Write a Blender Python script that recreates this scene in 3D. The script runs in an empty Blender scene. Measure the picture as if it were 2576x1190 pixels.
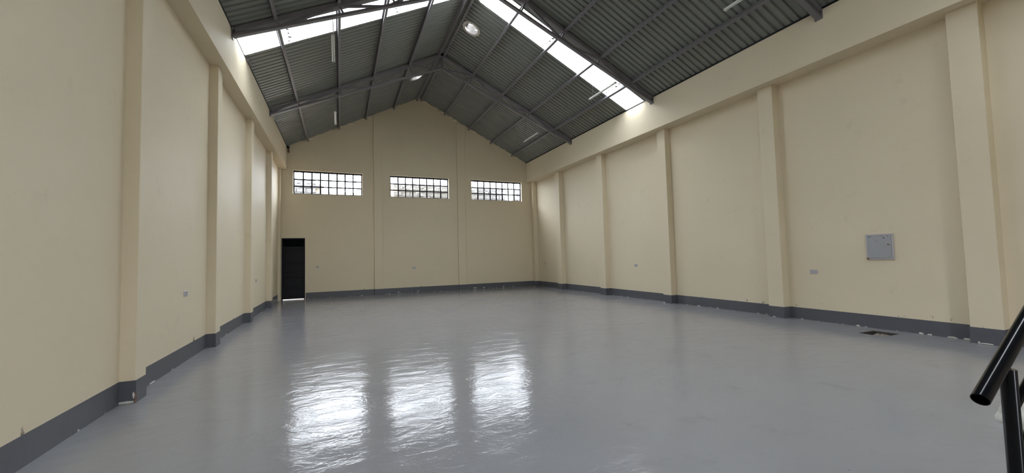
import bpy, math, random
from mathutils import Vector, Matrix

random.seed(7)
S = bpy.context.scene
COL = S.collection

# ------------------------------------------------------------------ camera
F_PX, YAW, PITCH, ROLL = 1007.2, 0.4070, 0.0492, -0.0252
cam = bpy.data.cameras.new('camera')
cam.sensor_width = 36.0
cam.lens = F_PX / 2576.0 * 36.0
cam.clip_end = 300
fw = Vector((math.sin(YAW) * math.cos(PITCH), math.cos(YAW) * math.cos(PITCH), math.sin(PITCH)))
rt = Vector((math.cos(YAW), -math.sin(YAW), 0))
up = rt.cross(fw)
r2 = rt * math.cos(ROLL) + up * math.sin(ROLL)
u2 = -rt * math.sin(ROLL) + up * math.cos(ROLL)
camo = bpy.data.objects.new('camera', cam)
camo.matrix_world = Matrix(((r2.x, u2.x, -fw.x, 0), (r2.y, u2.y, -fw.y, 0), (r2.z, u2.z, -fw.z, 1.5), (0, 0, 0, 1)))
COL.objects.link(camo)
S.camera = camo

# ------------------------------------------------------------------ world, exposure
S.view_settings.view_transform = 'Standard'
S.view_settings.look = 'None'
S.view_settings.gamma = 1.0
S.view_settings.exposure = 0.33
S.view_settings.use_curve_mapping = False
W = bpy.data.worlds.new('overcast_sky')
S.world = W
W.use_nodes = True
bg = W.node_tree.nodes['Background']
bg.inputs['Color'].default_value = (0.935, 0.965, 1.04, 1)
bg.inputs['Strength'].default_value = 26.0
S.cycles.use_denoising = True
S.cycles.max_bounces = 14
S.cycles.diffuse_bounces = 10
S.cycles.glossy_bounces = 6
S.cycles.transparent_max_bounces = 16
S.cycles.caustics_reflective = False
S.cycles.caustics_refractive = False
S.cycles.sample_clamp_indirect = 12.0

# ------------------------------------------------------------------ measures
XL, XR, YF, YB = -2.2076, 9.1051, 18.1404, -5.2
ZB = 5.197                                   # underside of the ring beams
XI, XJ = -1.9347, 8.6675                     # inner faces of the ring beams
XP, ZP = 3.3763, 8.851                       # ridge
SL = (ZP - 6.1526) / (XP - XI)
SR = (ZP - 6.2135) / (XJ - XP)
HB = 0.2427                                  # painted skirting height
WT = 0.2                                     # wall thickness


def roofz(x):
    return ZP - SL * (XP - x) if x < XP else ZP - SR * (x - XP)


# portals that guide daylight sampling through the seen and assumed openings
def portal(name, center, normal, sx, sy, xdir):
    l = bpy.data.lights.new(name, 'AREA')
    l.shape = 'RECTANGLE'
    l.size, l.size_y = sx, sy
    l.cycles.is_portal = True
    o = bpy.data.objects.new(name, l)
    z = -Vector(normal).normalized()
    x = Vector(xdir).normalized()
    y = z.cross(x)
    o.matrix_world = Matrix(((x.x, y.x, z.x, center[0]), (x.y, y.y, z.y, center[1]), (x.z, y.z, z.z, center[2]), (0, 0, 0, 1)))
    COL.objects.link(o)


SKY_Y = [(9.55, 10.37), (0.53, 1.35)]        # translucent roof strips
WINX = [(-1.7148, 0.8979), (2.043, 4.6782), (5.7757, 8.4057)]
WZ0, WZ1 = 4.2349, 5.1957
for a, b in WINX:
    portal('window_portal', ((a + b) / 2, YF + 0.002, (WZ0 + WZ1) / 2), (0, -1, 0), b - a, WZ1 - WZ0, (1, 0, 0))
BDX0, BDX1, BDZ = 2.4, 3.6, 2.4                # added doorway, unseen behind the viewer, sized for the daylight it lets in
portal('door_portal', ((BDX0 + BDX1) / 2, YB - 0.002, BDZ / 2), (0, 1, 0), BDX1 - BDX0, BDZ, (1, 0, 0))
for a, b in SKY_Y:
    for sgn, sl, xe in ((-1, SL, XI), (1, SR, XJ)):
        xm = (xe + XP) / 2
        n = Vector((sgn * sl, 0, 1)).normalized()
        portal('skylight_portal', Vector((xm, (a + b) / 2, roofz(xm))) - n * 0.006, -n,
               abs(xe - XP) * math.sqrt(1 + sl * sl), b - a, (1, 0, -sgn * sl))

# ------------------------------------------------------------------ materials
def new_mat(name):
    m = bpy.data.materials.new(name)
    m.use_nodes = True
    nt = m.node_tree
    return m, nt, nt.nodes['Principled BSDF']


def node(nt, t, **kw):
    n = nt.nodes.new(t)
    for k, v in kw.items():
        setattr(n, k, v)
    return n


def coords(nt, scale=(1, 1, 1), kind='Object'):
    tc = node(nt, 'ShaderNodeNewGeometry') if kind == 'World' else node(nt, 'ShaderNodeTexCoord')
    mp = node(nt, 'ShaderNodeMapping')
    mp.inputs['Scale'].default_value = scale
    nt.links.new(tc.outputs['Position' if kind == 'World' else kind], mp.inputs['Vector'])
    return mp.outputs['Vector']


def noise(nt, vec, scale, detail=4, rough=0.55, dist=0.0):
    n = node(nt, 'ShaderNodeTexNoise')
    n.inputs['Scale'].default_value = scale
    n.inputs['Detail'].default_value = detail
    n.inputs['Roughness'].default_value = rough
    n.inputs['Distortion'].default_value = dist
    nt.links.new(vec, n.inputs['Vector'])
    return n.outputs['Fac']


def ramp(nt, fac, stops):
    r = node(nt, 'ShaderNodeValToRGB')
    e = r.color_ramp.elements
    while len(e) < len(stops):
        e.new(0.5)
    for el, (p, c) in zip(e, stops):
        el.position = p
        el.color = (c, c, c, 1) if isinstance(c, (int, float)) else (*c, 1)
    nt.links.new(fac, r.inputs['Fac'])
    return r.outputs['Color']


def mixc(nt, fac, a, b, mode='MIX'):
    m = node(nt, 'ShaderNodeMix', data_type='RGBA', blend_type=mode)
    for s, v in (('Factor', fac), ('A', a), ('B', b)):
        sock = [i for i in m.inputs if i.name == s and (i.type == 'RGBA' if s != 'Factor' else i.type == 'VALUE')][0]
        if isinstance(v, (int, float)):
            sock.default_value = v
        elif isinstance(v, tuple):
            sock.default_value = (*v, 1)
        else:
            nt.links.new(v, sock)
    return [o for o in m.outputs if o.type == 'RGBA'][0]


def math_n(nt, op, a, b=0.0):
    m = node(nt, 'ShaderNodeMath', operation=op)
    for i, v in enumerate((a, b)):
        if isinstance(v, (int, float)):
            m.inputs[i].default_value = v
        else:
            nt.links.new(v, m.inputs[i])
    return m.outputs[0]


def bump(nt, bsdf, h, strength, dist):
    b = node(nt, 'ShaderNodeBump')
    b.inputs['Strength'].default_value = strength
    b.inputs['Distance'].default_value = dist
    nt.links.new(h, b.inputs['Height'])
    nt.links.new(b.outputs['Normal'], bsdf.inputs['Normal'])


def simple(name, col, rough=0.5, metal=0.0, var=0.15, scale=6.0, bmp=0.0, spec=0.5):
    m, nt, b = new_mat(name)
    v = coords(nt, kind='World')
    f = noise(nt, v, scale)
    dark = tuple(c * (1 - var) for c in col)
    lite = tuple(min(1, c * (1 + var)) for c in col)
    nt.links.new(mixc(nt, f, dark, lite), b.inputs['Base Color'])
    b.inputs['Roughness'].default_value = rough
    b.inputs['Metallic'].default_value = metal
    b.inputs['Specular IOR Level'].default_value = spec
    if bmp:
        bump(nt, b, noise(nt, v, scale * 6), 0.4, bmp)
    return m


def make_wall():
    m, nt, b = new_mat('cream_wall_paint')
    v = coords(nt, kind='World')
    base = mixc(nt, noise(nt, v, 0.7, 5), (0.695, 0.612, 0.452), (0.735, 0.650, 0.484))
    # hand smudges and scuffs
    sm = math_n(nt, 'MULTIPLY', ramp(nt, noise(nt, v, 2.6, 7, 0.7, 0.0), [(0.60, 0), (0.76, 1)]), 0.22)
    base = mixc(nt, sm, base, (0.42, 0.36, 0.25))
    # flaked paint just above the skirting
    sep = node(nt, 'ShaderNodeSeparateXYZ')
    nt.links.new(v, sep.inputs[0])
    low = ramp(nt, sep.outputs['Z'], [(0.245, 1), (0.34, 0)])
    fl = ramp(nt, noise(nt, v, 7.0, 5, 0.6), [(0.635, 0), (0.645, 1)])
    base = mixc(nt, math_n(nt, 'MULTIPLY', low, fl), base, (0.16, 0.13, 0.09))
    nt.links.new(base, b.inputs['Base Color'])
    b.inputs['Roughness'].default_value = 0.62
    b.inputs['Specular IOR Level'].default_value = 0.35
    h = math_n(nt, 'ADD', math_n(nt, 'MULTIPLY', noise(nt, v, 1.3, 3), 3.0), math_n(nt, 'MULTIPLY', noise(nt, v, 60, 3), 0.12))
    bump(nt, b, h, 0.5, 0.012)
    return m


def make_skirting():
    m, nt, b = new_mat('charcoal_skirting_paint')
    v = coords(nt, kind='World')
    base = mixc(nt, noise(nt, v, 5, 5), (0.086, 0.090, 0.104), (0.110, 0.114, 0.130))
    sep = node(nt, 'ShaderNodeSeparateXYZ')
    nt.links.new(v, sep.inputs[0])
    low = ramp(nt, sep.outputs['Z'], [(0.006, 1), (0.05, 0)])
    thr = math_n(nt, 'ADD', noise(nt, v, 9.0, 5, 0.65), math_n(nt, 'MULTIPLY', low, 0.20))
    chip = ramp(nt, thr, [(0.795, 0), (0.805, 1)])
    base = mixc(nt, chip, base, (0.62, 0.60, 0.55))
    sc = math_n(nt, 'MULTIPLY', ramp(nt, noise(nt, v, 4.2, 6, 0.7, 1.5), [(0.66, 0), (0.76, 1)]), 0.5)
    base = mixc(nt, sc, base, (0.19, 0.195, 0.20))
    nt.links.new(base, b.inputs['Base Color'])
    b.inputs['Roughness'].default_value = 0.42
    bump(nt, b, noise(nt, v, 14, 4), 0.4, 0.004)
    return m


def make_floor():
    m, nt, b = new_mat('grey_floor_paint')
    v = coords(nt, kind='World')
    base = mixc(nt, noise(nt, v, 0.55, 6, 0.6), (0.278, 0.281, 0.304), (0.314, 0.316, 0.336))
    st = math_n(nt, 'MULTIPLY', ramp(nt, noise(nt, v, 2.4, 7, 0.65, 0.6), [(0.58, 0), (0.72, 1)]), 0.25)
    base = mixc(nt, st, base, (0.20, 0.195, 0.20))
    sp = ramp(nt, noise(nt, v, 16, 2), [(0.765, 0), (0.785, 1)])
    base = mixc(nt, math_n(nt, 'MULTIPLY', sp, 0.6), base, (0.12, 0.11, 0.105))
    nt.links.new(base, b.inputs['Base Color'])
    ro = ramp(nt, noise(nt, v, 1.1, 6, 0.65, 0.5), [(0.30, 0.09), (0.55, 0.13), (0.75, 0.19)])
    nt.links.new(ro, b.inputs['Roughness'])
    b.inputs['Specular IOR Level'].default_value = 0.21
    va = coords(nt, (0.8, 1.5, 1), kind='World')
    h = math_n(nt, 'ADD', noise(nt, va, 3.2, 5, 0.6, 0.4), math_n(nt, 'MULTIPLY', noise(nt, va, 16, 4, 0.65), 0.11))
    bump(nt, b, h, 0.50, 0.014)
    return m


def make_sheet():
    m, nt, b = new_mat('dark_green_roof_sheet')
    v = coords(nt, kind='World')
    base = mixc(nt, noise(nt, v, 1.5, 4), (0.192, 0.204, 0.184), (0.216, 0.228, 0.206))
    nt.links.new(base, b.inputs['Base Color'])
    b.inputs['Roughness'].default_value = 0.42
    return m


def make_translucent():
    m = bpy.data.materials.new('translucent_roof_sheet')
    m.use_nodes = True
    nt = m.node_tree
    nt.nodes.remove(nt.nodes['Principled BSDF'])
    out = nt.nodes['Material Output']
    v = coords(nt, kind='World')
    tr = node(nt, 'ShaderNodeBsdfTransparent')
    f = ramp(nt, noise(nt, v, 2.5, 5), [(0.3, (0.39, 0.405, 0.405)), (0.7, (0.46, 0.475, 0.47))])
    nt.links.new(f, tr.inputs['Color'])
    tl = node(nt, 'ShaderNodeBsdfTranslucent')
    tl.inputs['Color'].default_value = (0.54, 0.56, 0.55, 1)
    mx = node(nt, 'ShaderNodeMixShader')
    mx.inputs[0].default_value = 0.35
    nt.links.new(tr.outputs[0], mx.inputs[1])
    nt.links.new(tl.outputs[0], mx.inputs[2])
    nt.links.new(mx.outputs[0], out.inputs['Surface'])
    return m


def make_glass():
    m = bpy.data.materials.new('dusty_window_glass')
    m.use_nodes = True
    nt = m.node_tree
    nt.nodes.remove(nt.nodes['Principled BSDF'])
    out = nt.nodes['Material Output']
    tr = node(nt, 'ShaderNodeBsdfTransparent')
    tr.inputs['Color'].default_value = (0.93, 0.945, 0.95, 1)
    gl = node(nt, 'ShaderNodeBsdfGlossy')
    gl.inputs['Roughness'].default_value = 0.03
    gl.inputs['Color'].default_value = (0.9, 0.9, 0.9, 1)
    lw = node(nt, 'ShaderNodeLayerWeight')
    fac = math_n(nt, 'ADD', math_n(nt, 'MULTIPLY', math_n(nt, 'POWER', lw.outputs['Facing'], 5.0), 0.6), 0.03)
    mx = node(nt, 'ShaderNodeMixShader')
    nt.links.new(fac, mx.inputs[0])
    nt.links.new(tr.outputs[0], mx.inputs[1])
    nt.links.new(gl.outputs[0], mx.inputs[2])
    nt.links.new(mx.outputs[0], out.inputs['Surface'])
    return m


def make_stone():
    m, nt, b = new_mat('rough_grey_stone')
    v = coords(nt, kind='World')
    base = mixc(nt, noise(nt, v, 9, 6, 0.7, 0.6), (0.045, 0.046, 0.050), (0.115, 0.117, 0.125))
    nt.links.new(base, b.inputs['Base Color'])
    b.inputs['Roughness'].default_value = 0.9
    bump(nt, b, noise(nt, v, 14, 5, 0.7), 1.0, 0.03)
    return m


MAT = dict(
    wall=make_wall(), skirt=make_skirting(), floor=make_floor(), sheet=make_sheet(), trans=make_translucent(),
    glass=make_glass(), stone=make_stone(),
    steel=simple('charcoal_steel_paint', (0.185, 0.176, 0.188), 0.42, 0, 0.15, 4),
    cleat=simple('primed_steel_plate', (0.16, 0.14, 0.14), 0.45, 0, 0.25, 9),
    black=simple('black_steel_paint', (0.008, 0.009, 0.012), 0.42, 0, 0.3, 8, 0.0, 0.22),
    gloss=simple('gloss_black_tube', (0.004, 0.0045, 0.006), 0.16, 0, 0.3, 8, 0.0, 0.28),
    white=simple('white_plastic', (0.46, 0.44, 0.48), 0.35, 0, 0.04, 8),
    tube=simple('lamp_tube_white', (0.78, 0.80, 0.78), 0.25, 0, 0.02, 8),
    lampbody=simple('lamp_body_white', (0.60, 0.61, 0.60), 0.4, 0, 0.05, 8),
    wire=simple('grey_wire', (0.20, 0.18, 0.17), 0.6, 0, 0.2, 20),
    alu=simple('aluminium', (0.60, 0.58, 0.56), 0.38, 0.7, 0.12, 6),
    panel=simple('grey_enamel', (0.36, 0.37, 0.385), 0.40, 0, 0.06, 14),
    panelframe=simple('pale_enamel', (0.45, 0.44, 0.46), 0.42, 0, 0.06, 14),
    brass=simple('brown_brass', (0.22, 0.11, 0.03), 0.35, 0.5, 0.3, 40),
    rust=simple('rusty_brown', (0.20, 0.115, 0.07), 0.8, 0, 0.3, 30),
    ink=simple('dark_print', (0.10, 0.095, 0.085), 0.7, 0, 0.3, 40),
    concrete=simple('bare_concrete', (0.26, 0.235, 0.205), 0.9, 0, 0.35, 12, 0.02),
    pitdark=simple('earthy_concrete', (0.07, 0.06, 0.05), 0.95, 0, 0.35, 12, 0.02),
    plaster=simple('white_plaster', (0.62, 0.60, 0.55), 0.85, 0, 0.15, 14, 0.01),
    mortar=simple('grey_mortar', (0.22, 0.21, 0.20), 0.95, 0, 0.35, 25, 0.02),
    brick=simple('exposed_brown_masonry', (0.20, 0.13, 0.10), 0.95, 0, 0.35, 25, 0.02),
    sack=simple('white_woven_sack', (0.66, 0.65, 0.61), 0.8, 0, 0.2, 14, 0.02),
    paper=simple('cream_paper_sack', (0.66, 0.58, 0.42), 0.7, 0, 0.08, 5, 0.01),
    ground=simple('dusty_ground', (0.22, 0.20, 0.17), 0.95, 0, 0.25, 3),
    outer=simple('pale_plaster_outside', (0.66, 0.66, 0.64), 0.8, 0, 0.06, 3),
    orange=simple('peach_plaster_outside', (0.62, 0.43, 0.30), 0.8, 0, 0.06, 3),
)

# ------------------------------------------------------------------ builders
class MB:
    def __init__(s):
        s.v, s.f = [], []

    def poly(s, vs, fs):
        o = len(s.v)
        s.v += [tuple(p) for p in vs]
        s.f += [tuple(i + o for i in f) for f in fs]
        return s

    def box(s, x0, x1, y0, y1, z0, z1):
        return s.poly([(x0, y0, z0), (x1, y0, z0), (x1, y1, z0), (x0, y1, z0), (x0, y0, z1), (x1, y0, z1), (x1, y1, z1), (x0, y1, z1)],
                      [(0, 3, 2, 1), (4, 5, 6, 7), (0, 1, 5, 4), (1, 2, 6, 5), (2, 3, 7, 6), (3, 0, 4, 7)])

    def chamfer(s, x0, x1, y0, y1, z0, z1, c, axis):
        """box whose face towards +/-axis (like '-x') has chamfered edges"""
        a = 'xyz'.index(axis[1])
        lo, hi = [x0, y0, z0], [x1, y1, z1]
        oth = [i for i in range(3) if i != a]
        sgn = -1 if axis[0] == '-' else 1
        base, top = (hi[a], lo[a]) if sgn < 0 else (lo[a], hi[a])
        vs = []
        for depth, ins in ((base, 0), (top - sgn * c, 0), (top, c)):
            for i, j in ((0, 0), (1, 0), (1, 1), (0, 1)):
                p = [0, 0, 0]
                p[a] = depth
                p[oth[0]] = (hi[oth[0]] - ins) if i else (lo[oth[0]] + ins)
                p[oth[1]] = (hi[oth[1]] - ins) if j else (lo[oth[1]] + ins)
                vs.append(p)
        fs = [(3, 2, 1, 0), (8, 9, 10, 11)]
        for k in (0, 4):
            for i in range(4):
                fs.append((k + i, k + (i + 1) % 4, k + 4 + (i + 1) % 4, k + 4 + i))
        return s.poly(vs, fs)

    def prism_y(s, pts, y0, y1):
        """polygon in x,z pulled along y"""
        n = len(pts)
        return s.poly([(x, y0, z) for x, z in pts] + [(x, y1, z) for x, z in pts],
                      [tuple(range(n)), tuple(range(2 * n - 1, n - 1, -1))] + [(i, i + n, (i + 1) % n + n, (i + 1) % n) for i in range(n)])

    def prism_z(s, pts, z0, z1):
        n = len(pts)
        return s.poly([(x, y, z0) for x, y in pts] + [(x, y, z1) for x, y in pts],
                      [tuple(range(n - 1, -1, -1)), tuple(range(n, 2 * n))] + [(i, (i + 1) % n, (i + 1) % n + n, i + n) for i in range(n)])

    def bar(s, p, q, w, d, side=(0, 1, 0)):
        """rectangular bar p->q, w across 'side', d across the third direction"""
        p, q = Vector(p), Vector(q)
        t = (q - p).normalized()
        a = Vector(side)
        a = (a - t * a.dot(t)).normalized() * w / 2
        b = t.cross(a).normalized() * d / 2
        vs = [e + sx * a + sy * b for e in (p, q) for sx, sy in ((-1, -1), (1, -1), (1, 1), (-1, 1))]
        return s.poly(vs, [(0, 3, 2, 1), (4, 5, 6, 7)] + [(i, (i + 1) % 4, (i + 1) % 4 + 4, i + 4) for i in range(4)])

    def tube(s, p, q, r, n=14, r_in=None, cap=True):
        p, q = Vector(p), Vector(q)
        t = (q - p).normalized()
        a = t.orthogonal().normalized()
        b = t.cross(a)
        ring = lambda c, rr: [c + a * rr * math.cos(2 * math.pi * i / n) + b * rr * math.sin(2 * math.pi * i / n) for i in range(n)]
        side = lambda o1, o2: [(o1 + i, o1 + (i + 1) % n, o2 + (i + 1) % n, o2 + i) for i in range(n)]
        if r_in is None:
            return s.poly(ring(p, r) + ring(q, r), side(0, n) + ([tuple(range(n - 1, -1, -1)), tuple(range(n, 2 * n))] if cap else []))
        return s.poly(ring(p, r) + ring(q, r) + ring(q, r_in) + ring(p, r_in), side(0, n) + side(n, 2 * n) + side(2 * n, 3 * n) + side(3 * n, 0))

    def build(s, name, mat, parent=None, smooth=False, loc=None):
        me = bpy.data.meshes.new(name)
        me.from_pydata(s.v, [], s.f)
        me.validate()
        import bmesh
        bm = bmesh.new()
        bm.from_mesh(me)
        bmesh.ops.recalc_face_normals(bm, faces=bm.faces)
        bm.to_mesh(me)
        bm.free()
        me.materials.append(MAT[mat])
        if smooth:
            for p in me.polygons:
                p.use_smooth = True
            me.set_sharp_from_angle(angle=math.radians(40))
        return link(name, me, parent, loc)


def link(name, me, parent=None, loc=None):
    o = bpy.data.objects.new(name, me)
    COL.objects.link(o)
    if parent is not None:
        o.parent = parent
    if loc is not None:
        o.location = loc
    return o


def empty(name, loc, rot=(0, 0, 0)):
    o = bpy.data.objects.new(name, None)
    o.empty_display_size = 0.1
    o.location = loc
    o.rotation_euler = rot
    COL.objects.link(o)
    return o


def tag(o, label=None, cat=None, group=None, kind=None):
    for k, v in (('label', label), ('category', cat), ('group', group), ('kind', kind)):
        if v:
            o[k] = v
    return o


def struct(o, label, cat):
    return tag(o, label, cat, kind='structure')


# ------------------------------------------------------------------ floor
HX0, HX1, HY0, HY1 = 8.37, 8.84, 3.77, 4.15
fm = MB()
xs = [XL - WT, HX0, HX1, XR + WT]
ys = [YB - WT, HY0, HY1, YF + WT]
for i in range(3):
    for j in range(3):
        if (i, j) != (1, 1):
            fm.box(xs[i], xs[i + 1], ys[j], ys[j + 1], -0.16, 0)
floor = struct(fm.build('floor', 'floor'), 'glossy grey painted concrete floor of the hall', 'floor')
# the open inspection pit
pm = MB()
pm.box(HX0, HX1, HY0, HY1, -0.15, -0.11)
pm.build('pit_bottom', 'pitdark', floor)
pm = MB()
for x0, x1, y0, y1 in ((HX0, HX0 + .006, HY0, HY1), (HX1 - .006, HX1, HY0, HY1), (HX0, HX1, HY0, HY0 + .006), (HX0, HX1, HY1 - .006, HY1)):
    pm.box(x0, x1, y0, y1, -0.12, -0.004)
pm.build('pit_lining', 'pitdark', floor)

# ------------------------------------------------------------------ side walls with columns and ring beams
LCOL = [(-3.42, -3.14), (-.33, -.05), (2.67, 2.95), (5.7579, 6.0093), (8.8468, 9.1318), (11.9637, 12.2658), (15.2327, 15.52)]
RCOL = [(-3.70, -3.36), (-.55, -.21), (2.5966, 2.946), (5.7536, 6.0878), (8.9818, 9.3067), (12.1257, 12.4489), (15.2748, 15.6333)]
DL, DR = 0.143, 0.209
wl = MB()
wl.box(XL - WT, XL, YB - WT, YF + WT, 0, ZB + 0.05)
wall_left = struct(wl.build('wall_left', 'wall'), 'long cream plastered wall with columns at the left', 'wall')
wr = MB()
wr.box(XR, XR + WT, YB - WT, YF + WT, 0, ZB + 0.05)
wall_right = struct(wr.build('wall_right', 'wall'), 'long cream plastered wall with columns at the right', 'wall')
GAP = 0.014
b = MB()
b.prism_y([(XL - WT, ZB), (XI, ZB), (XI, roofz(XI) - GAP), (XL - WT, roofz(XL - WT) - GAP)], YB - WT, YF)
b.build('ring_beam', 'wall', wall_left)
b = MB()
b.prism_y([(XJ, ZB), (XR + WT, ZB), (XR + WT, roofz(XR + WT) - GAP), (XJ, roofz(XJ) - GAP)], YB - WT, YF)
b.build('ring_beam', 'wall', wall_right)
MB().box(XI, XI + .008, YB, YF, roofz(XI) - .05, roofz(XI) - .012).build('eave_shadow_strip', 'black', wall_left)  # black strips stand in for the shadow line under both eaves
MB().box(XJ - .008, XJ, YB, YF, roofz(XJ) - .05, roofz(XJ) - .012).build('eave_shadow_strip', 'black', wall_right)
for a, c in LCOL:
    MB().chamfer(XL - .02, XL + DL, a, c, 0, ZB, .006, '+x').build('column', 'wall', wall_left)
for a, c in RCOL:
    MB().chamfer(XR - DR, XR + .02, a, c, 0, ZB, .006, '-x').build('column', 'wall', wall_right)
MB().box(XL - .02, XL + .085, 17.85, YF, 0, ZB).build('column', 'wall', wall_left)
MB().box(XR - DR, XR + .02, 17.86, YF, 0, ZB).build('column', 'wall', wall_right)

# skirting bands, wrapped round the columns
def skirting(name, x, d, cols, sgn, y_end, label):
    t = 0.005
    m = MB()
    prev = YB
    for a, c in list(cols) + [(y_end, None)]:
        m.box(min(x, x + sgn * t), max(x, x + sgn * t), prev, a, 0, HB)
        if c is None:
            break
        m.box(min(x, x + sgn * (d + t)), max(x, x + sgn * (d + t)), a - t, c + t, 0, HB)
        prev = c
    return struct(m.build(name, 'skirt'), label, 'skirting')


skirting('baseboard_left', XL, DL, LCOL, 1, 17.85, 'charcoal painted skirting band along the left wall')
skirting('baseboard_right', XR, DR, RCOL + [(17.86, YF)], -1, YF, 'charcoal painted skirting band along the right wall')

# ------------------------------------------------------------------ gable walls
DX0, DX1, DZ1 = -2.1153, -1.284, 2.4427


def gable(name, y0, y1, holes, label):
    """wall in x,z with rectangular holes (x0,x1,z0,z1)"""
    m = MB()
    xs = sorted({XL - WT, XR + WT} | {h[0] for h in holes} | {h[1] for h in holes})
    ZT = 5.6
    zs = sorted({0, ZT} | {h[2] for h in holes} | {h[3] for h in holes})
    for i in range(len(xs) - 1):
        for j in range(len(zs) - 1):
            cx, cz = (xs[i] + xs[i + 1]) / 2, (zs[j] + zs[j + 1]) / 2
            if not any(h[0] < cx < h[1] and h[2] < cz < h[3] for h in holes):
                m.box(xs[i], xs[i + 1], y0, y1, zs[j], zs[j + 1])
    m.prism_y([(XL - WT, ZT), (XR + WT, ZT), (XR + WT, roofz(XR + WT) - .004), (XP, ZP - .004), (XL - WT, roofz(XL - WT) - .004)], y0, y1)
    m.prism_y([(3.2, roofz(3.2) - .02), (3.55, roofz(3.55) - .02), (3.55, roofz(3.55) + .03), (XP, ZP + .045), (3.2, roofz(3.2) + .03)], y0 + .01, y1)
    return struct(m.build(name, 'wall'), label, 'wall')


wall_back = gable('wall_back', YF, YF + WT, [(a, c, WZ0, WZ1) for a, c in WINX] + [(DX0, DX1, 0, DZ1)],
                  'cream gable wall with three high windows and a black door')
wall_front = gable('wall_front', YB - WT, YB, [(BDX0, BDX1, 0, BDZ)], 'cream gable wall closing the hall behind the viewer')
PIL = [(1.366, 1.706), (5.077, 5.451)]
PD = 0.07
for a, c in PIL:
    zt = min(roofz(a), roofz(c)) - .02
    MB().chamfer(a, c, YF - PD, YF + .02, 0, zt, .008, '-y').build('pilaster', 'wall', wall_back)
m = MB()
t = 0.005
prev = DX1 + .02
for a, c in PIL + [(XR - DR, None)]:
    m.box(prev, a, YF - t, YF, 0, HB)
    if c is None:
        break
    m.box(a - t, c + t, YF - PD - t, YF, 0, HB)
    prev = c
struct(m.build('baseboard_back', 'skirt'), 'charcoal painted skirting band below the three windows', 'skirting')

# mortar packed unevenly under the roof sheets along the gable
def lump(name, mat, parent, c, r, seed, n=10, flat=1.0, rows=6):
    rnd = random.Random(seed)
    vs, fs = [], []
    for i in range(rows + 1):
        th = math.pi * i / rows
        for j in range(n):
            ph = 2 * math.pi * j / n
            k = 1 + rnd.uniform(-.22, .22)
            vs.append((c[0] + r[0] * k * math.sin(th) * math.cos(ph), c[1] + r[1] * k * math.sin(th) * math.sin(ph), c[2] + r[2] * k * math.cos(th) * flat))
    for i in range(rows):
        for j in range(n):
            fs.append((i * n + j, i * n + (j + 1) % n, (i + 1) * n + (j + 1) % n, (i + 1) * n + j))
    mm = MB()
    mm.poly(vs, fs)
    return mm.build(name, mat, parent, smooth=True)


for k in range(26):
    x = XI + .35 + (XJ - XI - .6) * (k + random.uniform(.1, .9)) / 26
    lump('mortar_fill', 'wall', wall_back, (x, YF - .005, roofz(x) - .03), (random.uniform(.08, .22), .04, random.uniform(.025, .06)), k, 8, 1, 5)
lump('mortar_patch', 'mortar', wall_left, (XI + .02, 10.72, roofz(XI) - .03), (.05, .13, .03), 91, 12)
lump('mortar_patch', 'mortar', wall_left, (XI + .0, 10.50, roofz(XI) - .04), (.045, .09, .035), 92, 12)
lump('broken_plaster', 'plaster', wall_left, (XL + .06, 5.752, .014), (.075, .010, .014), 93, 10)
lump('broken_plaster', 'brick', wall_left, (XL + DL, 5.755, .05), (.014, .012, .055), 94, 8)
lump('broken_plaster', 'plaster', wall_left, (XL + .13, 5.745, .085), (.010, .007, .035), 95, 8)
for i, (x, y, a, bb, cc) in enumerate(((9.092, 4.50, .008, .05, .022), (9.094, 3.60, .008, .045, .028), (9.094, 3.22, .008, .09, .018), (9.094, 3.05, .008, .07, .02),
                                       (8.892, 2.86, .008, .02, .035), (8.886, 2.78, .012, .12, .012), (XL + .006, 6.15, .01, .10, .014), (XL + .006, 6.6, .01, .14, .012),
                                       (XL + .006, 9.4, .01, .03, .03), (XL + .006, 9.75, .01, .03, .03), (XL + .006, 10.2, .01, .03, .03), (8.894, 5.98, .01, .06, .014),
                                       (8.894, 9.28, .01, .05, .03), (9.095, 8.2, .01, .07, .016), (9.095, 7.6, .01, .05, .014))):
    lump('plaster_chip', 'plaster', wall_right if x > 0 else wall_left, (x, y, .010), (a, bb * .7, cc * .7), 200 + i, 8, 1, 5)
for i, (x, a) in enumerate(((5.85, .09), (6.3, .05), (7.3, .04), (2.35, .04), (3.2, .03))):
    lump('plaster_chip', 'plaster', wall_back, (x, YF - .006, .05), (a, .008, .018), 230 + i, 8, 1, 5)

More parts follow.
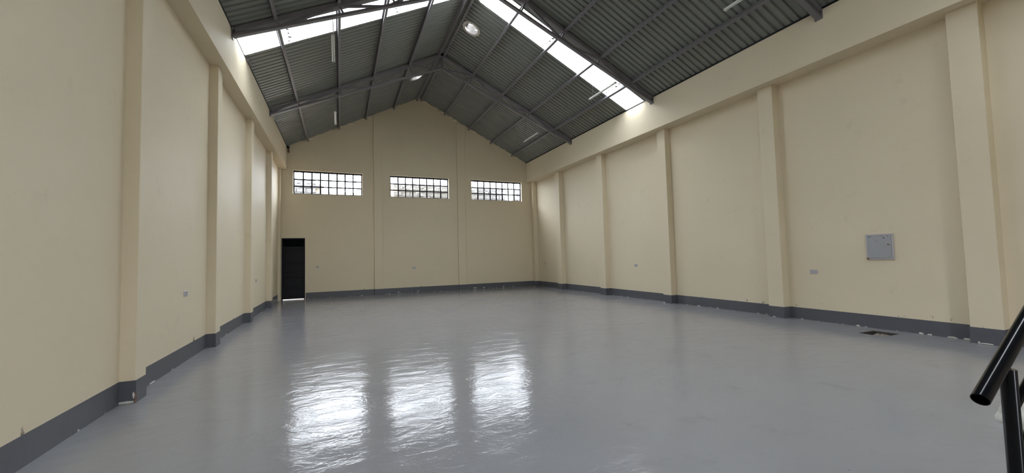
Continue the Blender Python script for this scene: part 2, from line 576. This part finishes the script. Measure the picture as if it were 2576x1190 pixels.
# ------------------------------------------------------------------ windows
def window(n, a, c, label):
    root = empty('window_%d' % n, ((a + c) / 2, YF + .145, WZ0))
    struct(root, label, 'window')
    w, h = c - a, WZ1 - WZ0
    fr = .042
    m = MB()
    x0, x1 = -w / 2, w / 2
    m.box(x0, x0 + fr, -.02, .02, 0, h).box(x1 - fr, x1, -.02, .02, 0, h)
    m.box(x0 + fr, x1 - fr, -.02, .02, 0, fr).box(x0 + fr, x1 - fr, -.02, .02, h - fr * 1.5, h)
    m.build('window_frame', 'black', root)
    iw, ih = w - 2 * fr, h - 2.5 * fr
    me_v = me_h = me_p = None
    for i in range(1, 8):
        x = x0 + fr + iw * i / 8
        if me_v is None:
            o = MB().box(-.027, .027, -.016, .016, 0, ih).build('mullion', 'black', root, loc=(x, 0, fr))
            me_v = o.data
        else:
            link('mullion', me_v, root, (x, 0, fr))
    for j in range(1, 3):
        z = fr + ih * j / 3
        if me_h is None:
            me_h = MB().box(-iw / 2, iw / 2, -.018, .018, -.024, .024).build('glazing_bar', 'black', root, loc=(0, 0, z)).data
        else:
            link('glazing_bar', me_h, root, (0, 0, z))
    for i in range(8):
        for j in range(3):
            p = (x0 + fr + iw * (i + .5) / 8, .006, fr + ih * (j + .5) / 3)
            if me_p is None:
                me_p = MB().box(-iw / 16 + .004, iw / 16 - .004, -.002, .002, -ih / 6 + .004, ih / 6 - .004).build('pane', 'glass', root, loc=p).data
            else:
                link('pane', me_p, root, p)
    m = MB()
    m.box(x0, x1, -.145, -.02, -.0, .006)
    m.build('window_sill', 'outer', root)


window(1, *WINX[0], 'high grid window of 24 panes nearest the black door')
window(2, *WINX[1], 'high grid window of 24 panes between the two pilasters')
window(3, *WINX[2], 'high grid window of 24 panes nearest the right wall')

# ------------------------------------------------------------------ door
dr = struct(empty('door_1', ((DX0 + DX1) / 2, YF + .06, 0)), 'narrow black steel door with louvred top in the corner', 'door')
w = DX1 - DX0
fz = .015
m = MB()
m.box(-w / 2, -w / 2 + .04, -.05, .05, 0, DZ1).box(w / 2 - .04, w / 2, -.05, .05, 0, DZ1).box(-w / 2 + .04, w / 2 - .04, -.05, .05, DZ1 - .04, DZ1)
m.box(-w / 2 + .04, w / 2 - .04, -.05, .05, 2.06, 2.10)
m.build('door_frame', 'black', dr)
MB().box(-w / 2 + .03, w / 2 - .03, .030, .045, 2.08, DZ1 - .02).build('louvre_light_block', 'black', dr)  # dark plate added to block daylight leaking between the slats
me_s = None
for k in range(9):
    p = (0, 0, 2.125 + k * .032)
    if me_s is None:
        me_s = MB().bar((-w / 2 + .04, 0, 0), (w / 2 - .04, 0, 0), .045, .004, (0, .7, -.7)).build('louvre_slat', 'black', dr, loc=p).data
    else:
        link('louvre_slat', me_s, dr, p)
leaf = MB().box(-w / 2 + .041, w / 2 - .041, 0, .03, fz, 2.062).build('door_leaf', 'black', dr)
zz = [.06, .46, .90, 1.02, 1.47, 1.94]
m = MB()
for z in zz + [2.03]:
    m.box(-w / 2 + .06, w / 2 - .06, -.022, 0, z - .02, z + .02)
m.box(-w / 2 + .05, -w / 2 + .09, -.022, 0, fz + .01, 2.05).box(w / 2 - .09, w / 2 - .05, -.022, 0, fz + .01, 2.05)
m.build('leaf_rail', 'black', leaf)
for z0, z1 in ((.09, .43), (.49, .87), (1.05, 1.44), (1.50, 1.91)):
    MB().chamfer(-w / 2 + .115, w / 2 - .115, -.012, 0, z0 + .02, z1 - .02, .008, '-y').build('leaf_panel', 'black', leaf)
MB().box(w / 2 - .28, w / 2 - .09, -.06, 0, .92, 1.10).build('lock_box', 'black', leaf)
MB().tube((w / 2 - .27, -.05, 1.13), (w / 2 - .15, -.05, 1.13), .010).build('slide_bolt', 'black', leaf)

# ------------------------------------------------------------------ roof sheets
PITCH, NR = 0.164, 5
PW = PITCH * NR
PROF = [(0, 0), (.102, 0), (.114, .036), (.152, .036), (.164, 0)]


def profile(fine=False):
    pts = []
    for k in range(NR):
        for y, h in PROF[:-1]:
            pts.append((k * PITCH + y, h))
    pts.append((PW, 0))
    if not fine:
        return pts
    out = []
    for (y0, h0), (y1, h1) in zip(pts, pts[1:]):
        n = max(1, int(math.ceil((y1 - y0) / .02)))
        for i in range(n):
            out.append((y0 + (y1 - y0) * i / n, h0 + (h1 - h0) * i / n))
    return out + [pts[-1]]


def slope_pt(side, x, y, h):
    s = SL if side < 0 else -SR
    n = Vector((-s, 0, 1)).normalized()
    return Vector((x, y, roofz(x))) + n * h


def sheet_mesh(side, x0, x1, lift=0.0, hole=None):
    pts = profile(hole is not None)
    if hole:
        n = 60
        xs = sorted({x0, x1} | {hole[0] + (i - n / 2) * .012 for i in range(n + 1) if min(x0, x1) < hole[0] + (i - n / 2) * .012 < max(x0, x1)})
        if (x1 - x0) < 0:
            xs = xs[::-1]
    else:
        xs = [x0, x1]
    cs = math.cos(math.atan(SL if side < 0 else SR))
    m = MB()
    k = len(pts)
    vs = [slope_pt(side, x, y, h + lift) for x in xs for y, h in pts]
    fs = []
    for i in range(len(xs) - 1):
        for j in range(k - 1):
            if hole:
                cx, cy = (xs[i] + xs[i + 1]) / 2, (pts[j][0] + pts[j + 1][0]) / 2
                if math.hypot((cx - hole[0]) / cs, cy - hole[1]) < hole[2]:
                    continue
            fs.append((i * k + j, i * k + j + 1, (i + 1) * k + j + 1, (i + 1) * k + j))
    m.poly(vs, fs)
    return m


VENTS = [(1, 3.808, 11.625, .245), (-1, 2.765, 15.38, .245)]
ceiling = struct(empty('ceiling', (XP, 6.5, ZP)), 'pitched roof of dark green corrugated sheets with white skylight strips', 'roof')
ceiling.location = (0, 0, 0)
XE0, XE1 = XL - WT - .35, XR + WT + .35
ends = {-1: (XE0, 3.30), 1: (3.45, XE1)}
cache = {}
k0, k1 = -18, 11
for side in (-1, 1):
    x0, x1 = ends[side]
    for k in range(k0, k1):
        y = 9.55 + k * PW
        if any(abs(y - a) < .05 for a, c in SKY_Y):
            # three lapped translucent sheets down the slope
            cuts = {-1: [(XE0, -1.05), (-1.30, 1.35), (1.02, 3.30)], 1: [(3.45, 5.95), (5.62, 8.10), (7.80, XE1)]}[side]
            for q, (a, c) in enumerate(cuts):
                key = ('t', side, q)
                lift = .002 + .004 * (q % 2)
                if key not in cache:
                    o = sheet_mesh(side, a, c, lift).build('translucent_sheet', 'trans', ceiling, loc=(0, y, 0))
                    cache[key] = o.data
                    o['label'] = 'white translucent skylight sheet'
                else:
                    o = link('translucent_sheet', cache[key], ceiling, (0, y, 0))
                    o['label'] = 'white translucent skylight sheet'
            for xo in ({-1: (-1.05, 1.35), 1: (5.62, 7.80)}[side]):
                for q in range(5):
                    yc = y + .057 + q * PITCH
                    p = slope_pt(side, xo + random.uniform(-.03, .03), yc, -.004)
                    lump('closure_strip', 'mortar', ceiling, p, (random.uniform(.015, .05), random.uniform(.02, .045), .010), 500 + q + int(xo * 10), 7, 1, 4)
            continue
        holes = [v for v in VENTS if v[0] == side and y - .25 < v[2] < y + PW + .25]
        if holes:
            v = holes[0]
            sheet_mesh(side, x0, x1, 0, (v[1], v[2] - y, v[3])).build('roof_sheet', 'sheet', ceiling, loc=(0, y, 0))
        elif side in cache:
            link('roof_sheet', cache[side], ceiling, (0, y, 0))
        else:
            cache[side] = sheet_mesh(side, x0, x1).build('roof_sheet', 'sheet', ceiling, loc=(0, y, 0)).data
m = MB()
ya, yb = 9.55 + k0 * PW, 9.55 + k1 * PW
pl, prr, pt = Vector((3.05, 0, roofz(3.05) + .052)), Vector((3.70, 0, roofz(3.70) + .052)), Vector((XP, 0, ZP + .05))
m.poly([(p.x, yy, p.z) for yy in (ya, yb) for p in (pl, pt, prr)], [(0, 1, 4, 3), (1, 2, 5, 4)])
m.build('ridge_cap', 'sheet', ceiling)

# ------------------------------------------------------------------ purlins
PX = {-1: [-1.219, -.036, 1.024, 2.194], 1: [4.568, 5.72, 6.844, 7.933]}
PDEP = .112


def c_section(m, x, side, flip):
    """C purlin hung under the sheets, x at its middle"""
    s = SL if side < 0 else -SR
    t = Vector((1, 0, s)).normalized()
    n = Vector((-s, 0, 1)).normalized()
    w, d, th = .066, PDEP, .006
    pr = [(-w / 2, 0), (w / 2, 0), (w / 2, -.016), (w / 2 - th, -.016), (w / 2 - th, -th), (-w / 2 + th, -th), (-w / 2 + th, -d + th), (w / 2 - th, -d + th),
          (w / 2 - th, -d + .016), (w / 2, -d + .016), (w / 2, -d), (-w / 2, -d)]
    o = Vector((x, 0, roofz(x)))
    pts = []
    for a, b_ in pr:
        p = o + t * (a * flip) + n * b_
        pts.append((p.x, p.z))
    m.prism_y(pts, YB - .1, YF + .06)


ORD = ['lowest', 'second lowest', 'third lowest', 'topmost']
for side, lst in PX.items():
    seq = lst if side < 0 else lst[::-1]
    for i, x in enumerate(seq):
        m = MB()
        c_section(m, x, side, 1 if side > 0 else -1)
        tag(m.build('purlin', 'steel'), '%s charcoal steel purlin on the %s roof slope' % (ORD[i], 'left' if side < 0 else 'right'), 'purlin', 'roof purlins')
for x, side, nm in ((3.232, -1, 'left'), (3.50, 1, 'right')):
    m = MB()
    c_section(m, x, side, -1 if side > 0 else 1)
    tag(m.build('ridge_purlin', 'steel'), '%s steel purlin of the pair along the ridge' % nm, 'purlin', 'ridge purlins')

# ------------------------------------------------------------------ trusses
def truss(y, label):
    root = tag(empty('roof_truss', (XP, y, 6.0)), label, 'truss', 'steel roof trusses')
    base = Vector((XP, y, 6.0))
    wy = .085

    def part(nm, p, q, w, d, mat='steel'):
        m = MB()
        m.bar(Vector(p) - base, Vector(q) - base, w, d)
        return m.build(nm, mat, root)

    apex_b = ZP - .575
    for side in (-1, 1):
        xe = XI + .02 if side < 0 else XJ - .02
        s = SL if side < 0 else -SR
        n = Vector((-s, 0, 1)).normalized()

        def top(x, off=.110):
            return Vector((x, y, roofz(x))) - n * off

        def bot(x):
            u = (x - xe) / (XP - xe)
            return Vector((x, y, roofz(x) - (.195 + (.575 - .195) * u)))
        part('top_chord', top(xe, .092), top(XP, .092), .145, .095)
        part('bottom_chord', bot(xe), bot(XP), .10, .055)
        xs = PX[side] if side < 0 else PX[side][::-1]
        for i, x in enumerate(xs):
            ft = top(x)
            dd = n * ((roofz(x) - bot(x).z) / math.sqrt(1 + s * s) - .02)
            part('strut', ft, Vector((x, y, roofz(x))) - dd, .06, .045)
            nx = xs[i + 1] if i < 3 else XP
            if i % 2 == 0:
                part('diagonal', bot(x), top(nx), .055, .045)
            else:
                part('diagonal', top(x), bot(nx), .055, .045)
            # purlin cleat
            c = top(x, .045) - base
            tt = Vector((1, 0, s)).normalized() * side * -1
            m = MB()
            m.bar(c + tt * .034 - n * .045 + Vector((0, -.05, 0)), c + tt * .034 - n * .045 + Vector((0, .05, 0)), .006, .10, (1, 0, s))
            m.build('purlin_cleat', 'cleat', root)
        m = MB()
        zc = roofz(xe) - 6.0
        x_a, x_b = (xe - .02 - XP, xe - XP) if side < 0 else (xe - XP, xe + .02 - XP)
        m.box(x_a, x_b, -.07, .07, zc - .245, zc - .035)
        m.build('end_plate', 'steel', root)
        m = MB()
        u = -side
        m.prism_y([(xe - XP, zc - .225), (xe - XP, zc - .06), (xe - XP + u * .22, zc - .06 + .22 * abs(s)), (xe - XP + u * .22, zc - .16 + .22 * abs(s))], -.005, .005)
        m.build('gusset', 'steel', root)
    part('king_post', (XP, y, ZP - .10), (XP, y, apex_b), .08, .08)
    return root


for y, lb in ((0.0, 'steel roof truss nearest the front gable, above the viewer'), (4.6, 'steel roof truss nearest the viewer, just its right end in view'),
              (9.19, 'steel roof truss running beside the white skylight strips'), (13.80, 'steel roof truss nearest the three windows')):
    truss(y, lb)

# ------------------------------------------------------------------ turbine vents
def vent(side, x, y, label):
    s = SL if side < 0 else -SR
    n = Vector((-s, 0, 1)).normalized()
    o = Vector((x, y, roofz(x)))
    root = tag(empty('turbine_vent', o), label, 'roof vent', 'round roof vents beside the ridge')
    MB().tube(-n * .012, -n * .002, .292, 40, .222).build('flange', 'alu', root, smooth=True)
    MB().tube(-n * .014, -n * .010, .236, 40, .214).build('flange_rim', 'lampbody', root, smooth=True)
    MB().tube(-n * .006, n * .16, .226, 40, .222).build('throat', 'alu', root, smooth=True)
    c = n * .16 + Vector((0, 0, .10))
    MB().tube(c - Vector((0, 0, .14)), c, .25, 40, .222).build('neck', 'alu', root, smooth=True)
    me = None
    N = 18
    for k in range(N):
        if me is None:
            m = MB()
            vs = []
            R = 6
            for i in range(R + 1):
                u = i / R
                r = .225 + .10 * math.sin(math.pi * u) - .03 * u
                for a in (0, .335):
                    vs.append((r * math.cos(a), r * math.sin(a) * (1.0 if a == 0 else 1.0), .34 * u))
            m.poly(vs, [(2 * i, 2 * i + 1, 2 * i + 3, 2 * i + 2) for i in range(R)])
            ob = m.build('vane', 'alu', root, loc=c)
            me = ob.data
        else:
            ob = link('vane', me, root, c)
        ob.rotation_euler = (0, 0, 2 * math.pi * k / N)
    m = MB()
    m.tube(c + Vector((0, 0, .335)), c + Vector((0, 0, .36)), .245, 32)
    m.build('top_cap', 'alu', root)
    m = MB()
    m.bar(c + Vector((-.22, 0, -.02)), c + Vector((.22, 0, -.02)), .03, .012)
    m.build('bearing_bar', 'rust', root)
    m = MB()
    m.tube(c + Vector((0, 0, -.03)), c + Vector((0, 0, .34)), .012)
    m.build('spindle', 'rust', root)


vent(1, VENTS[0][1], VENTS[0][2], 'round metal roof vent right of the ridge')
vent(-1, VENTS[1][1], VENTS[1][2], 'round metal roof vent left of the ridge, partly behind the far truss')

# ------------------------------------------------------------------ hanging tube lamps
def lamp(x, y0, y1, z, label):
    """twin batten lamp hung on two wires from the purlin above"""
    root = tag(empty('tube_light', (x, (y0 + y1) / 2, z)), label, 'lamp', 'hanging tube lamps')
    L = (y1 - y0) / 2
    m = MB()
    m.prism_z([(0, 0)] * 0 or [(-.018, -L), (.018, -L), (.018, L), (-.018, L)], 0, .028)
    m.build('lamp_body', 'lampbody', root)
    for sx in (-.020, .020):
        MB().tube((sx, -L + .03, -.004), (sx, L - .03, -.004), .0115, 12).build('lamp_tube', 'tube', root, smooth=True)
    for sy in (-1, 1):
        MB().box(-.033, .033, min(sy * L, sy * (L - .035)), max(sy * L, sy * (L - .035)), -.02, .02).build('lamp_holder', 'lampbody', root)
        zt = roofz(x) - PDEP - .02 - z
        yy = sy * (L - .16)
        mm = MB()
        mm.tube((0, yy, .10), (0, yy, zt), .006, 6)
        mm.tube((0, yy - .03, .028), (0, yy, .10), .0035, 6)
        mm.tube((0, yy + .03, .028), (0, yy, .10), .0035, 6)
        mm.build('hanging_wire', 'wire', root)


XLm, XRm = -.112, 6.844
lamp(XLm, 8.68, 9.89, 6.10, 'hanging tube lamp left of the ridge, below the skylight strip')
lamp(XLm, 13.34, 14.51, 6.10, 'hanging tube lamp left of the ridge, near the gable wall')
lamp(XRm, 8.56, 9.78, 6.10, 'hanging tube lamp right of the ridge, below the skylight strip')
lamp(XRm, 13.22, 14.40, 6.10, 'hanging tube lamp right of the ridge, near the gable wall')
lamp(XRm, 4.02, 5.23, 6.14, 'hanging tube lamp nearest the viewer, cut by the top of the photo')

# ------------------------------------------------------------------ things on the walls
def socket(loc, rz, wd, label):
    """socket plate on a wall; local -y looks into the room"""
    root = tag(empty('wall_socket', loc, (0, 0, rz)), label, 'socket', 'wall sockets')
    MB().chamfer(-wd / 2, wd / 2, -.010, 0, -.043, .043, .004, '-y').build('plate', 'white', root)
    n = 2 if wd > .12 else 1
    for k in range(n):
        cx = (k - (n - 1) / 2) * .07
        MB().box(cx - .008, cx + .008, -.013, -.010, .014, .032).build('rocker', 'panelframe', root)
        for dx, dz in ((0, .004), (-.012, -.016), (.012, -.016)):
            MB().box(cx + dx - .004, cx + dx + .004, -.0105, -.010, dz - .004, dz + .004).build('pin_hole', 'ink', root)


socket((XR, 5.226, 1.018), -math.pi / 2, .150, 'white double socket left of the grey metal panel')
socket((XR, 10.71, 1.09), -math.pi / 2, .15, 'white double socket between the third and fourth right columns')
socket((XR, 17.2, 1.10), -math.pi / 2, .09, 'small socket near the far end of the right wall')
socket((XL, 7.765, 1.045), math.pi / 2, .16, 'white socket on the nearest bay of the left wall')
socket((XL, 13.49, .99), math.pi / 2, .15, 'white socket on the left wall near the door')
socket((-.83, YF, 1.256), 0, .088, 'small socket beside the black door')
socket((3.042, YF, 1.09), 0, .150, 'socket plate below the middle window')

pn = tag(empty('distribution_board', (XR, 4.08, 1.505), (0, 0, -math.pi / 2)), 'grey square metal electrical panel on the right wall', 'electrical panel')
w2, h2 = .20, .232
m = MB()
m.box(-w2, w2, -.03, 0, h2 - .022, h2).box(-w2, w2, -.03, 0, -h2, -h2 + .022).box(-w2, -w2 + .022, -.03, 0, -h2 + .022, h2 - .022).box(w2 - .022, w2, -.03, 0, -h2 + .022, h2 - .022)
m.build('panel_frame', 'panelframe', pn)
pdoor = MB().chamfer(-w2 + .025, w2 - .025, -.036, 0, -h2 + .025, h2 - .025, .004, '-y').build('panel_door', 'panel', pn)
lk = MB()
lk.poly([(.135 + .036 * math.cos(2 * math.pi * i / 20), yy, .035 + .019 * math.sin(2 * math.pi * i / 20)) for yy in (-.044, -.036) for i in range(20)],
        [tuple(range(20)), tuple(range(39, 19, -1))] + [(i, (i + 1) % 20, (i + 1) % 20 + 20, i + 20) for i in range(20)])
tag(lk.build('lock', 'panelframe', pdoor), 'oval lock with brown brass centre')
lk = MB()
lk.poly([(.137 + .022 * math.cos(2 * math.pi * i / 16), yy, .037 + .010 * math.sin(2 * math.pi * i / 16)) for yy in (-.047, -.044) for i in range(16)],
        [tuple(range(16)), tuple(range(31, 15, -1))] + [(i, (i + 1) % 16, (i + 1) % 16 + 16, i + 16) for i in range(16)])
lk.build('lock_barrel', 'brass', pdoor)
MB().box(-.155, -.115, -.0366, -.036, .180, .192).build('maker_label', 'ink', pdoor)
MB().box(.120, .155, -.0366, -.036, -.186, -.182).build('small_print', 'ink', pdoor)
for i, (x, z, a, c) in enumerate(((.045, .195, .010, .006), (.075, .160, .011, .016), (.02, .200, .008, .004), (.13, .190, .008, .006), (-.03, .10, .008, .006), (.09, 0, .006, .004))):
    lump('paint_scratch', 'ink', pdoor, (x, -.036, z), (a, .001, c), 300 + i, 8, 1, 4)
MB().prism_y([(-w2 - .002, -h2 - .002), (-w2 + .045, -h2 - .002), (-w2 + .02, -h2 + .03), (-w2 - .002, -h2 + .035)], -.032, -.001).build('torn_corner', 'rust', pn)

# corroded purlin seat stub in the far left corner of the ring beam
st = tag(empty('steel_stub', (-1.89, YF - .06, 6.02)), 'rusty steel stub under the eave in the far left corner', 'bracket')
MB().box(-.05, .05, -.06, .06, .03, .11).build('stub_plate', 'black', st)
MB().box(.0, .045, -.03, .06, -.13, .03).build('stub_angle', 'rust', st)

# a bit of loose cable at the heel of the far truss
pts = [(-1.90, 13.95, 5.98), (-1.86, 14.05, 6.00), (-1.86, 14.20, 5.96), (-1.90, 14.34, 5.93), (-1.915, 14.42, 5.99), (-1.92, 14.5, 6.08)]
cm = MB()
for p, q in zip(pts, pts[1:]):
    cm.tube(p, q, .006, 8)
cb = cm.build('loose_cable', 'lampbody', smooth=True)
tag(cb, 'short loop of pale loose cable at the left end of the far truss', 'cable')

# ------------------------------------------------------------------ pit lumps
lm = lump('concrete_lump', 'concrete', None, (8.60, 3.93, -.062), (.17, .13, .055), 401, 12)
tag(lm, 'broken piece of concrete lying in the open floor pit', 'rubble')

# ------------------------------------------------------------------ stair and handrail
RY = 0.66
SLP = math.tan(math.radians(28.4))


def rz_(x):
    return 0.966 + SLP * (x - 2.026)


rail = tag(empty('stair_railing', (2.262, RY, 0)), 'black tubular steel stair handrail at the lower right', 'handrail')
bs = Vector((2.262, RY, 0))
xt = 5.2
MB().tube(Vector((2.026, RY, rz_(2.026))) - bs, Vector((xt, RY, rz_(xt))) - bs, .0245, 28, .0215).build('handrail', 'gloss', rail, smooth=True)
for px_ in (2.262, 3.6, 5.0):
    zb_ = 0.0 if px_ < 2.3 else max(0, rz_(px_) - 1.0)
    pz = rz_(px_) - .055
    post = MB().tube(Vector((px_, RY, zb_)) - bs, Vector((px_, RY, pz)) - bs, .0225, 24).build('post', 'gloss', rail, smooth=True)
    MB().tube(Vector((px_ - .006, RY, pz - .01)) - bs, Vector((px_ - .006, RY, rz_(px_) - .018)) - bs, .010, 14).build('stub', 'gloss', post, smooth=True)
for dz in (.215, .385, .555):
    MB().tube(Vector((2.29, RY, rz_(2.29) - dz)) - bs, Vector((xt, RY, rz_(xt) - dz)) - bs, .0135, 16).build('mid_rail', 'gloss', rail, smooth=True)
stair = struct(empty('stair', (2.45, 0, 0)), 'bare concrete stair beside the black handrail', 'stair')
for k in range(10):
    MB().box(.30 * k, .30 * (k + 1) + (.0 if k < 9 else .6), -.62, RY + .06, max(0, .162 * (k - 1.2)), .162 * (k + 1)).build('step', 'concrete', stair)

# frayed sack and a paper sack on the floor past the railing
sk = tag(empty('woven_sack', (5.33, 1.34, 0)), 'white frayed sack slumped on the floor behind the handrail post', 'sack')
rnd = random.Random(5)
m = MB()
NR_, NC = 12, 28
vs, fs = [], []
for i in range(NR_ + 1):
    u = i / NR_
    for j in range(NC):
        a = 2 * math.pi * j / NC
        r = .30 * math.sqrt(max(0, 1 - u ** 2.2)) * (1 + .10 * math.sin(3 * a + 1) + .07 * math.sin(7 * a + 4 * u) + rnd.uniform(-.03, .03)) + .004
        vs.append((r * math.cos(a), r * .85 * math.sin(a), .33 * u * (1 + .12 * math.sin(2 * a))))
for i in range(NR_):
    for j in range(NC):
        fs.append((i * NC + j, i * NC + (j + 1) % NC, (i + 1) * NC + (j + 1) % NC, (i + 1) * NC + j))
fs.append(tuple(range(NC - 1, -1, -1)))
m.poly(vs, fs)
m.build('sack_body', 'sack', sk, smooth=True)
m = MB()
for k in range(420):
    a = rnd.uniform(0, 2 * math.pi)
    u = rnd.uniform(.0, .95)
    r = .30 * math.sqrt(max(0, 1 - u ** 2.2))
    p = Vector((r * math.cos(a), r * .85 * math.sin(a), .33 * u))
    d = Vector((math.cos(a) + rnd.uniform(-.6, .6), math.sin(a) + rnd.uniform(-.6, .6), rnd.uniform(-.6, .9))).normalized()
    q = p + d * rnd.uniform(.008, .035)
    q.z = max(.003, q.z)
    m.bar(p, q, .0022, .0022, (0.3, 0.5, 0.8))
tag(m.build('frayed_fibres', 'sack', sk), kind='stuff')

pk = tag(empty('paper_sack', (4.565, 1.08, 0)), 'cream paper sack lying on the floor at the photo corner', 'sack')
m = MB()
vs, fs = [], []
for i in range(9):
    u = i / 8
    for j in range(20):
        a = 2 * math.pi * j / 20
        ex = abs(math.cos(a)) ** .5 * (1 if math.cos(a) > 0 else -1)
        ey = abs(math.sin(a)) ** .5 * (1 if math.sin(a) > 0 else -1)
        k = (1 - abs(2 * u - 1) ** 4 * .25)
        vs.append((.24 * ex * k, .19 * ey * k * (1 + .03 * math.sin(5 * a)), .15 * u))
for i in range(8):
    for j in range(20):
        fs.append((i * 20 + j, i * 20 + (j + 1) % 20, (i + 1) * 20 + (j + 1) % 20, (i + 1) * 20 + j))
fs += [tuple(range(19, -1, -1)), tuple(range(160, 180))]
m.poly(vs, fs)
m.build('sack_body', 'paper', pk, smooth=True)
MB().box(-.10, .10, -.196, -.188, .06, .075).build('stitched_flap', 'paper', pk)

# ------------------------------------------------------------------ outside
g = MB()
g.poly([(-60, -60, -.17), (70, -60, -.17), (70, 80, -.17), (-60, 80, -.17)], [(0, 1, 2, 3)])
struct(g.build('ground', 'ground'), 'dusty ground outside the hall', 'ground')
YW = 20.3


def ztop(ypix_z):
    return 1.5 + (ypix_z - 1.5) * YW / (YF + .1)


Z1 = ztop(4.86)
nb = struct(empty('wall_outside', (0, YW, 0)), 'rough grey stone wall of the neighbouring plot outside the windows', 'wall')
runs = [(-2.6, -.66), (2.45, 8.55), (8.95, 9.9)]
for a, c in runs:
    MB().box(a, c, .10, .35, 0, Z1 - .25).build('mortar_core', 'mortar', nb)
bm_cache = []
for k in range(6):
    rnd = random.Random(k)
    L, H = .40, .20
    vs = [(x + rnd.uniform(-.012, .012), rnd.uniform(-.02, .03) if y == 0 else .12, z + rnd.uniform(-.010, .010)) for y in (0, 1) for x in (-L / 2 + .012, 0, L / 2 - .012) for z in (-H / 2 + .01, H / 2 - .01)]
    mm = MB()
    mm.poly(vs, [(0, 1, 3, 2), (2, 3, 5, 4), (6, 8, 9, 7), (8, 10, 11, 9), (0, 2, 8, 6), (2, 4, 10, 8), (1, 7, 9, 3), (3, 9, 11, 5), (0, 6, 7, 1), (4, 5, 11, 10)])
    bm_cache.append(mm)
rnd = random.Random(3)
meshes = [None] * 6
for row in range(7):
    z = Z1 - .10 - row * .20
    for a, c in runs:
        x = a + (.2 if row % 2 else .0) + .2
        while x + .2 <= c + .01:
            k = rnd.randrange(6)
            if meshes[k] is None:
                meshes[k] = bm_cache[k].build('stone_block', 'stone', nb, loc=(x, 0, z)).data
            else:
                link('stone_block', meshes[k], nb, (x, 0, z))
            x += .40
# pale houses further off
def house(x0, x1, y, h, mat, label):
    r = tag(empty('neighbour_house', ((x0 + x1) / 2, y, 0)), label, 'house')
    w_ = (x1 - x0) / 2
    MB().box(-w_, w_, 0, 4, 0, h).build('house_wall', mat, r)
    MB().box(-w_ - .1, w_ + .1, -.1, 4.1, h, h + .12).build('roof_slab', 'outer', r)


house(-.60, 1.6, 22.5, ztop(4.30) * 22.5 / YW - .2, 'outer', 'pale plastered house outside the window by the door')
house(2.36, 2.75, 20.9, ztop(4.84), 'orange', 'narrow peach wall outside the left edge of the middle window')

# rolled-up shutter over the added doorway, unseen behind the viewer
d2 = struct(empty('door_2', ((BDX0 + BDX1) / 2, YB + .18, BDZ + .22)), 'rolled-up steel shutter over the added, unseen entrance behind the viewer', 'door')
bw = (BDX1 - BDX0) / 2
MB().tube((-bw - .1, 0, 0), (bw + .1, 0, 0), .17, 24).build('shutter_roll', 'steel', d2, smooth=True)
for sx in (-1, 1):
    MB().box(sx * (bw + .05) - .04, sx * (bw + .05) + .04, -.17, -.09, -BDZ - .22, -.17).build('guide_rail', 'steel', d2)
